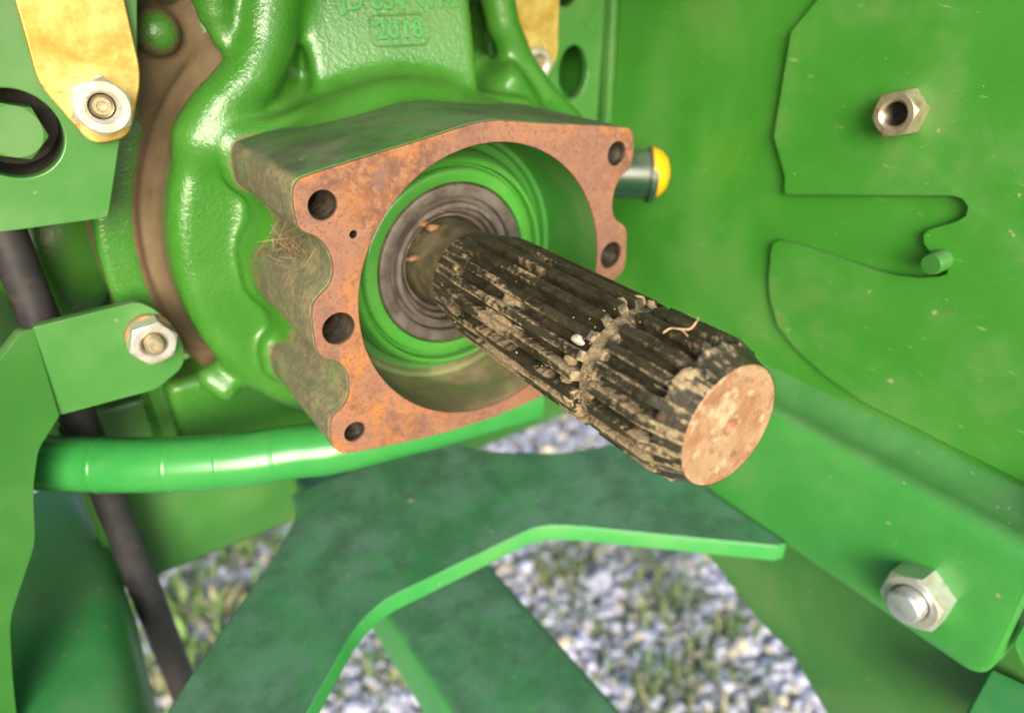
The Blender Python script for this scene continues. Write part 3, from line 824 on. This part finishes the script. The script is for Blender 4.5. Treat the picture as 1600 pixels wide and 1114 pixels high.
# lower bracket: face plate and a wing folded towards the viewer
brk = empty('lower_bracket', (-130, 88, -50), 'bent green bracket with a bright nut, folded into a tall plate at the left edge', 'bracket')
put('face_plate', ysheet([(52, 512), (215, 472), (236, 480), (262, 500), (284, 530), (290, 570), (245, 608), (92, 649)], 85, 5, [0.2, 3, 4, 6, 6, 6, 4, .2], (), .2), M_plate, brk)
wing_n = np.cross(np.array([-1, -.5, 0.]), np.array([-.05, 0, 1.])); wing_n /= np.linalg.norm(wing_n)
def on_plane(p, o, nn):
    d = ray(p); return CAM_C + d * ((np.array(o, float) - CAM_C) @ nn / (d @ nn))
wu = np.array([-1, -.5, 0.]); wu -= wing_n * wu.dot(wing_n); wu /= np.linalg.norm(wu); wv = np.cross(wing_n, wu)
wo = np.array([-152.2, 85.1, -10.])
wp = []
for p in ((53, 514), (93, 650), (60, 702), (52, 760), (55, 850), (15, 968), (20, 1060), (34, 1180), (-160, 1180), (-160, 760), (-60, 640), (0, 562), (36, 516)):
    q = on_plane(p, wo, wing_n) - wo; wp.append((q @ wu, q @ wv))
if np.cross(wu, wv) @ np.array([0, 1, 0]) < 0: pass
put('side_wing', prism(rounded(wp, [.2, .2, 3, 6, 5, 6, 8, 1, 1, 1, 6, 3, 3]), [], wo + np.cross(wu, wv) * 0.0, wu, wv, 5, .2) if False else prism(rounded(wp, [.2, .2, 3, 6, 5, 6, 8, 1, 1, 1, 6, 3, 3]), [], wo + (np.cross(wu, wv) * -5 if np.cross(wu, wv)[1] < 0 else 0 * wo), wu, wv, 5, .2), M_plate, brk)

put('black_hose', tube([(-155.5, 130, 130), (-152.2, 130, 5), (-149.6, 130, -100), (-147.5, 130, -200), (-145.6, 130, -290)], 7.9, 24), M_black, None, (-150, 130, -80))
tag(bpy.data.objects['black_hose'], 'straight black hose running down behind the green pipe', 'hose')
put('axle_casing', blob(onY((82, 385), 178), 30, 5, 4, .08, (1, .8, 1.3)), M_cast, None, onY((82, 385), 178)); tag(bpy.data.objects['axle_casing'], 'rough green casting bulge in the dark gap behind the black hose', 'casting')
set_attr(bpy.data.objects['axle_casing'].data, 'dirt', [0.0] * len(bpy.data.objects['axle_casing'].data.vertices))
put('round_boss', lathe([(17, 0), (17, 30), (14, 33), (.01, 34)], (-190, 150, -30), (.2, -1, .1), 40), M_link, None, (-190, 150, -30)); tag(bpy.data.objects['round_boss'], 'dark green round boss peeking out at the left edge behind the bracket', 'boss')

# green pipe with joint rings
pp = catmull([onZ((-30, 716), -80), onZ((60, 722), -80), onZ((170, 726), -80), onZ((280, 725), -80), onZ((380, 718), -80), onZ((460, 706), -80), onZ((520, 699), -80), onZ((600, 680), -80), onZ((700, 656), -81), onZ((830, 622), -84)], 8)
pipe = empty('green_pipe', pp[20], 'glossy green pipe curving under the rusty flange', 'pipe')
pm = [12.2 * (1 + 0.0 * i) for i in range(len(pp))]
put('pipe_wall', tube(pp, pm, 32), M_pipe, pipe)
for i in (15, 23, 29, 36):
    put('joint_band', tube([pp[i] + (pp[i + 1] - pp[i]) * t for t in (-.05, .12, .5, .67)], [12.1, 12.4, 12.4, 12.1], 32), M_pipe, pipe)

# lower link arm at the bottom left, runs towards the viewer
prof = rounded([(-157, -168), (-157, -215), (-250, -215), (-250, -168)], [16, 6, 6, 16], 6)
la = catmull([onZ((120, 740), -165), onZ((170, 850), -165), onZ((200, 980), -165), onZ((228, 1114), -165), onZ((258, 1260), -165)], 6)
V = []; F = []; n_ = len(prof)
for i, c_ in enumerate(la):
    for p in prof: V.append((p[0] + 157 + c_[0], c_[1], p[1]))
for i in range(len(la) - 1):
    for k in range(n_): F.append((i * n_ + k, i * n_ + (k + 1) % n_, (i + 1) * n_ + (k + 1) % n_, (i + 1) * n_ + k))
F += [tuple(range(n_)), tuple((len(la) - 1) * n_ + k for k in range(n_))]
put('lower_link_arm', mesh_from(V, F, sharp=30), M_link, None, (-190, 80, -190)); tag(bpy.data.objects['lower_link_arm'], 'dark green rounded link arm in the lower left corner', 'link arm')
bm = bmesh.new(); bm.from_mesh(bpy.data.objects['lower_link_arm'].data); bmesh.ops.recalc_face_normals(bm, faces=bm.faces); bm.to_mesh(bpy.data.objects['lower_link_arm'].data); bm.free()

# cross plate behind, dusty hitch plate, drawbar
xp = rounded([(-162, -208), (-52, -208), (-49, -203), (-49, -90), (-162, -90)], [1, 3, 6, 2, 1])
put('cross_plate', prism(xp, [], (0, 172, 0), AX, AZ, 12, 2.2), M_plate, None, (-105, 166, -208)); tag(bpy.data.objects['cross_plate'], 'upright light green cross plate behind the black hose', 'plate')
xp = rounded([(68, -209), (240, -209), (240, -90), (68, -90)], [12, 3, 2, 2])
put('rear_cross_plate', prism(xp, [], (0, 172, 0), AX, AZ, 12, 2.2), M_plate, None, (150, 166, -208)); tag(bpy.data.objects['rear_cross_plate'], 'small green plate below the flange, seen between shaft and hitch plate', 'plate')
ZP = -148
hp = [onZ(p, ZP)[:2] for p in ((480, 1114), (555, 980), (598, 938), (830, 826), (862, 820), (905, 822), (1215, 853))]
hp = [onZ((440, 1190), ZP)[:2]] + hp + [(129.6, float(onZ((1215, 853), ZP)[1]) - 1.2), (129.6, 40)]
hp += [onZ(p, ZP)[:2] for p in ((880, 707), (790, 706), (745, 702), (716, 690))] + [(-20, 112), (-66, 112)] + [onZ(p, ZP)[:2] for p in ((466, 800), (440, 850), (292, 1062), (250, 1130), (215, 1190))]
rads = [1, 4, 10, 22, 6, 10, 10, 1, .2, .2, 6, 10, 8, 8, 4, 4, 8, 12, 6, 12, 4]
hp2 = rounded([tuple(p) for p in hp], rads[:len(hp)] if len(rads) >= len(hp) else 4)
put('hitch_plate', prism(hp2, [], (0, 0, ZP - 10.5), (1, 0, 0), (0, 1, 0), 10.5, .9), M_dusty_shaded, None, (0, 30, ZP - 8.5)); tag(bpy.data.objects['hitch_plate'], 'large dusty green hitch plate, its top shade and bright edge painted in', 'plate')
db = empty('drawbar', (0, 0, -262), 'dark green drawbar running out beneath the dusty hitch plate', 'drawbar')
prof = rounded([(-37, -262), (36, -262), (36, -220), (-37, -220)], [5, 5, 5, 5], 5)
put('bar', sweep(prof, None, -420, 330, 1), M_dusty_shaded, db)

# ================================================================== RIGHT SIDE
wallT = empty('side_wall', (160, -60, -78), 'tall green sheet metal side wall forming the right background', 'wall panel')
# wall sheet, slightly folded near the cover sheet
def wall_x(y): return 158.8 + max(0, (y - (-2)) * -0.03) * 0 + (max(0.0, y + 2) * 0.02)
V = [(158.8, -620, -78), (158.8, -2, -78), (wall_x(280), 280, -78), (158.8, -620, 260), (158.8, -2, 260), (wall_x(280), 280, 260)]
T_ = 4
V2 = [(x + T_, y, z) for x, y, z in V]
F = [(0, 1, 4, 3), (1, 2, 5, 4)]
F2 = [tuple(reversed([i + 6 for i in f])) for f in F]
F3 = [(0, 6, 7, 1), (1, 7, 8, 2), (2, 8, 11, 5), (3, 4, 10, 9), (4, 5, 11, 10), (0, 3, 9, 6)]
put('wall_sheet', mesh_from(V + V2, F + F2 + F3, sharp=2), M_wall, wallT)
XS = 155
sh = [(1300, -30), (1276, 0), (1235, 50), (1208, 214), (1226, 277), (1224, 294), (1227, 305), (1380, 306), (1488, 307), (1503, 312), (1511, 324), (1508, 337), (1494, 346), (1470, 353), (1449, 359), (1441, 368), (1443, 382), (1450, 393), (1464, 397), (1478, 405), (1482, 416), (1478, 428), (1467, 432), (1440, 434), (1400, 431), (1360, 421), (1310, 404), (1260, 387), (1219, 376), (1207, 380), (1204, 392), (1198, 440), (1200, 470), (1212, 512), (1238, 545), (1285, 588), (1345, 630)]
shp = [tuple(onX(p, XS)[[1, 2]]) for p in sh] + [(-300, -76), (-300, 180), (-20, 180)]
shp = [tuple(p) for p in shp]
# u = -Y, v = Z  ->  u x v = -X : sheet grows out of the wall towards the viewer
shq = [(-y, z) for y, z in shp]
put('cover_sheet', prism(shq, [], (157.6, 0, 0), (0, -1, 0), (0, 0, 1), 2.6, .5), M_sheet, wallT)
_sm = bpy.data.objects['cover_sheet'].data; _off = bpy.data.objects['cover_sheet'].parent.location
for v in _sm.vertices:
    zz = (v.co.z + _off.z) / S
    if zz < -14: v.co.x += 1.3 * S * float(sstep(-14, -38, zz))
_sm.update()
st = onX((1453, 414), 146)
put('stub_pin', lathe([(4.3, 0), (4.3, 15.6), (3.8, 16.4), (.01, 16.5)], (163, st[1], st[2]), (-1, 0, 0), 32), M_plate, wallT)
nut_thing(1396, 179, XS, 16.2, 9, 0, 'tarnished open hex nut on the green cover sheet of the side wall', 4.9, axis=(-1, 0, 0), rot=.28, mats=(M_tarnish, M_stud))

# lift arm: rounded ledge on top, flat face, bottom edge
armT = empty('lift_arm', (145, -90, -152), 'thick green arm with a rounded ledge and a large bolted nut at lower right', 'arm')
def arm_prof():
    P = [(163.5, -72.5), (159.5, -75), (155, -78.6), (151, -81), (147, -82.2), (143, -82.4), (139, -81.8), (135.8, -81.6), (133.2, -82.6), (131.3, -85), (130.3, -88.5), (130, -93)]
    P += [(130, -146), (130.6, -149.6), (132.5, -151.6), (136, -152.4), (163.5, -152.4)]
    return P
ap = arm_prof()
n_ = len(ap); V = []; F = []
yl = list(np.linspace(-4, -158, 12)) + [-161, -164, -166, -166.8]
for i, y in enumerate(yl):
    e = max(0, (abs(y) - 158)) / 9
    for (x, z) in ap:
        zz = z
        # rounded lower front corner
        if z < -140: zz = z + (1 - math.sqrt(max(0, 1 - min(1, e) ** 2))) * 9
        V.append((x, y, zz))
for i in range(len(yl) - 1):
    for k in range(n_ - 1): F.append((i * n_ + k, i * n_ + k + 1, (i + 1) * n_ + k + 1, (i + 1) * n_ + k))
F.append(tuple(range(n_))); F.append(tuple(reversed([(len(yl) - 1) * n_ + k for k in range(n_)])))
me = mesh_from(V, F, sharp=62)
bm = bmesh.new(); bm.from_mesh(me); bmesh.ops.recalc_face_normals(bm, faces=bm.faces); bm.to_mesh(me); bm.free()
put('arm_body', me, M_arm, armT)
bn = nut_thing(1421, 941, 130, 23.5, 11, 0, 'large silver hex nut with a bright bolt end on the lower right arm', 7.3, axis=(-1, 0, 0), rot=.42)
put('bolt_end', lathe([(7.2, 0), (7.2, 15.6), (6.4, 16.7), (6.0, 16.9), (.01, 17.0)], np.array(bn.location) / S, (-1, 0, 0), 40), M_bolt, bn)
# end bracket beyond the arm with its hole, and the dark block below it
eb = [(-168.5, -60), (-168.5, -132), (-175, -140), (-300, -120), (-300, -60)]
put('arm_end_bracket', prism([(-y, z) for y, z in rounded(eb, 2)], [circle(171.5, -98, 5, 24)], (146, 0, 0), (0, -1, 0), (0, 0, 1), 7, .8), M_arm, None, (140, -200, -100)); tag(bpy.data.objects['arm_end_bracket'], 'green bracket with a bolt hole at the far right edge beyond the arm', 'bracket')
cb = [onZ(p, -160)[:2] for p in ((1500, 1130), (1548, 1042), (1640, 1085), (1700, 1180), (1560, 1200))]
put('corner_block', prism(rounded([tuple(p) for p in cb], 2), [], (0, 0, -190), (1, 0, 0), (0, 1, 0), 30, 1.2), M_link, None, tuple(np.append(np.mean(cb, axis=0), -190))); tag(bpy.data.objects['corner_block'], 'dark green block in the lower right corner under the arm', 'block')
# shaded side plate hanging below the arm
sp_ = [tuple(onX(p, 158)[[1, 2]]) for p in ((1100, 862), (1120, 885), (1165, 945), (1200, 985), (1240, 1022), (1262, 1065), (1292, 1114), (1340, 1190))] + [(-330, -330), (-330, -140), (12, -140)]
put('hanging_side_plate', prism([(-y, z) for y, z in rounded(sp_, [3, 4, 8, 10, 12, 6, 6, 1, 1, 1, 1])], [], (164, 0, 0), (0, -1, 0), (0, 0, 1), 6, .8), M_plate, None, (160, -100, -250)); tag(bpy.data.objects['hanging_side_plate'], 'shaded green plate with a wavy edge hanging below the bolted arm', 'plate')

# right mounting plate with holes, zinc strap and nut, folded lip
rp = empty('right_mounting_plate', (110, 122, 60), 'green mounting plate with hole and folded lip behind the top right of the flange', 'plate')
YR = 120
h1 = onY((896, 114), YR); h2 = onY((885, -18), YR)
rpts = [(765, -60), (950, -60), (934, 190), (934, 330), (765, 330)]
put('plate_sheet', prism(poly_onY(rpts, YR), [[(h1[0] + 10.5 * math.cos(a), h1[2] + 14.5 * math.sin(a)) for a in np.linspace(0, 2 * math.pi, 40, endpoint=False)], circle(h2[0], h2[2], 9, 32)], (0, YR + 5, 0), AX, AZ, 5, .6), M_plate, rp)
e1 = onY((950, -60), YR); e2 = onY((931, 330), YR)
put('folded_lip', prism(rounded([(e1[0] - 1, 110), (e1[0] + 3.5, 110), (e2[0] + 3.5, e2[2]), (e2[0] - 1, e2[2])], .5), [], (0, YR + 1, 0), AX, AZ, 8, .8), M_plate, rp)
put('inner_web', prism([(60, 10), (158, 10), (158, 120), (60, 120)], [], (0, YR + 46, 0), AX, AZ, 5, 1), M_under, rp)
put('back_tube', lathe([(13, 0), (13, 90)], (h1[0] - 34, YR + 30, h1[2] - 2), (1, .1, -.5), 32), M_link, rp)
me = ysheet([(786, -40), (786, 78), (840, 140), (872, 92), (876, -40)], YR - 16, 4.4, [2, 6, 5, 5, 2])
put('narrow_zinc_strap', me, M_zinc, None, onY((830, 50), YR - 16)); tag(bpy.data.objects['narrow_zinc_strap'], 'narrow yellow zinc strap with a pointed end above the flange', 'strap')
nut_thing(843, 102, YR - 16, 15.5, 9, 9.4, 'dull round-faced nut on the narrow zinc strap above the flange', 4.6, rot=.2)

# coupler barrel with yellow cap behind the right flange corner
bc = onY((1020, 275), 90); bl = onY((975, 282), 90)
ca = np.array([0.84, -0.54, -0.04]); ca /= np.linalg.norm(ca)
cp = empty('hose_coupler', bc, 'round coupler with a yellow cap poking out behind the right corner of the flange', 'coupler')
bc = onY((1013, 273), 52)
put('barrel', lathe([(9, -50), (12.6, -48), (12.6, -1.5), (13.6, -1), (13.6, 0)], bc, ca, 40), M_coupler, cp)
put('cap_rim', lathe([(13.8, -.6), (14.1, .3), (13.8, 2.2), (13, 3)], bc + np.array([0, 0, -.7]), ca, 40), M_darkgreen, cp)
put('cap', lathe([(13.6, .2), (13.4, 2.0), (12.0, 5.4), (9.0, 8.6), (4.6, 10.4), (.01, 11.0)], bc + np.array([0, 0, .7]), ca, 40), M_yellow, cp)
gb = onY((998, 452), 95)
put('grease_fitting', lathe([(9, 0), (9.5, 14), (8, 18), (.01, 19)], gb + np.array([0, 14, 0]), (0.1, -1, .15), 32), M_pipe, None, gb); tag(bpy.data.objects['grease_fitting'], 'small glossy green fitting just above the shaft behind the flange', 'fitting')

# ================================================================== ADDED SLAB AND WALLS (shade the scene from above, left and behind)
ch = [(-420, -85), (420, -85), (420, 900), (-420, 900)]
put('chassis_shade_slab', prism(rounded(ch, 20), [], (0, 0, 185), (1, 0, 0), (0, 1, 0), 30, 3), M_under, None, (0, 400, 185)); put('left_shade_wall', prism([(-330, -230), (60, -230), (60, 183), (-330, 183)], [], (-312, 0, 0), (0, -1, 0), (0, 0, 1), 6, 1), M_under, None, (-315, 130, -230)); tag(bpy.data.objects['left_shade_wall'], 'unseen green wall left of the gearbox, added to block light from that side', 'wall panel')  # slab and left wall are out of view, added to block light
tag(bpy.data.objects['chassis_shade_slab'], 'unseen green slab for the machine underside, added to shade the gearbox', 'chassis')  # stands for the machine overhead, front edge set to shade upward faces
rw = [(-420, -150), (158, -150), (158, 184), (-420, 184)]
put('dark_backing_wall', prism(rounded(rw, 3), [], (0, 245, 0), AX, AZ, 15, 2), M_under, None, (-130, 237, -150)); tag(bpy.data.objects['dark_backing_wall'], 'dark green frame wall added behind the gearbox and black hose to darken the gaps', 'backing')  # backing added so the gaps behind the gearbox read dark

# ================================================================== GROUND, GRAVEL, WEEDS
ZG = -700
g = NT('stony ground')
gn = g.noise(60, 5, 0.6); gn2 = g.noise(9, 4, .6)
gm = g.out(g.mix(g.ramp(gn, .4, .62), g.mix(gn2, (0.26, 0.24, 0.22), (0.40, 0.38, 0.37)), (0.10, 0.12, 0.05)), .95, 0, g.bump(gn2, 6, .8))
me = mesh_from([(-60000, -60000, ZG), (60000, -60000, ZG), (60000, 60000, ZG), (-60000, 60000, ZG)], [(0, 1, 2, 3)])
put('ground', me, gm)['kind'] = 'structure'
bm = bmesh.new(); bmesh.ops.create_icosphere(bm, subdivisions=2, radius=1)
bv = np.array([v.co[:] for v in bm.verts]); bf = np.array([[v.index for v in f.verts] for f in bm.faces]); bm.free()
variants = []
for k in range(10):
    vv = bv * (1 + .55 * (fbm(bv * 10 + k * 40, 11, 2, k) - .5))[:, None] * rng.uniform(.65, 1.2, (1, 3))
    variants.append(vv)
NSt = 24000
px_ = rng.uniform(-380, 960, NSt); py_ = rng.uniform(-150, 1150, NSt)
VV = []; FF = []; CC = []
for k in range(NSt):
    s = rng.gamma(5, .85) + 1.6
    a, b_, c_ = rng.uniform(0, 6.28, 3)
    Rm = np.array(Matrix.Rotation(a, 3, 'Z') @ Matrix.Rotation(b_ * .2, 3, 'X') @ Matrix.Rotation(c_, 3, 'Y'))
    vv = variants[k % 10] @ Rm.T * s * np.array([1, 1, .75]) + np.array([px_[k], py_[k], ZG + s * .35 + rng.uniform(0, 6)])
    FF.append(bf + k * len(bv)); VV.append(vv)
    tone = rng.uniform(.40, .60); warm = rng.uniform()
    col = (tone * .92, tone * .92, tone * 1.12) if warm < .78 else (tone * 1.0, tone * .88, tone * .66) if warm < .92 else (tone * .45, tone * .42, tone * .40)
    CC.append(np.tile(np.array([*col, 1.0]), (len(bv), 1)))
me = mesh_from(np.concatenate(VV), np.concatenate(FF), sharp=0)
ca_ = me.color_attributes.new('tint', 'FLOAT_COLOR', 'POINT'); ca_.data.foreach_set('color', np.concatenate(CC).astype(np.float32).ravel())
o = put('gravel', me, M_stone); tag(o, 'pale blue grey crushed stone gravel far below the machine', 'gravel', kind='stuff')
# weeds: arching blades in tufts; leafier on the left
VV = []; FF = []; CC = []; nv = 0
def blade(p, L, wd, az, lean, col):
    global nv
    m = 5; dirv = np.array([math.cos(az), math.sin(az), 0]); sidev = np.array([-dirv[1], dirv[0], 0])
    for i in range(m + 1):
        t = i / m
        q = p + dirv * L * lean * t ** 1.6 + np.array([0, 0, 1]) * L * (t - .45 * lean * t * t)
        ww = wd * math.sin(math.pi * (.18 + .82 * t)) if wd > 4 else wd * (1 - t * .9)
        VV.append(q - sidev * ww); VV.append(q + sidev * ww)
        CC.extend([[*(np.array(col) * (.75 + .5 * t)), 1]] * 2)
    for i in range(m): FF.append((nv + 2 * i, nv + 2 * i + 1, nv + 2 * i + 3, nv + 2 * i + 2))
    nv += 2 * (m + 1)
def tuft_at(x, y, n, L, wd, spread):
    for _ in range(n):
        g_ = rng.uniform(.55, 1.25)
        base = (0.11, 0.20, 0.035) if rng.uniform() < .75 else (0.28, 0.27, 0.12)
        blade(np.array([x + rng.normal(0, spread), y + rng.normal(0, spread), ZG + 2]), L * rng.uniform(.5, 1.2), wd * rng.uniform(.6, 1.3), rng.uniform(0, 6.28), rng.uniform(.3, 1.0), tuple(g_ * c for c in base))
for px, py, n, L in ((865, 900, 40, 60), (1040, 940, 55, 60), (910, 880, 20, 45), (1060, 1060, 40, 50), (1000, 1090, 30, 45), (1130, 1000, 25, 45), (600, 1075, 25, 45), (870, 990, 20, 30), (1180, 1090, 20, 40), (1020, 880, 22, 40), (960, 1010, 12, 30), (1100, 1040, 14, 30)):
    q = onZ((px, py), ZG); tuft_at(q[0], q[1], int(n * 2.4), L * .8, 2.8, 26)
for _ in range(75):
    q = onZ((rng.uniform(190, 470), rng.uniform(840, 1120)), ZG)
    tuft_at(q[0], q[1], 6, 48, 5.0, 13)
for _ in range(220):
    tuft_at(rng.uniform(-380, 950), rng.uniform(-150, 1150), 8, 35, 2.2, 12)
me = mesh_from(np.array(VV), FF, sharp=0)
ca_ = me.color_attributes.new('tint', 'FLOAT_COLOR', 'POINT'); ca_.data.foreach_set('color', np.array(CC, np.float32).ravel())
o = put('weeds', me, M_blade); tag(o, 'low green weeds and grass tufts growing through the gravel', 'weeds', kind='stuff')
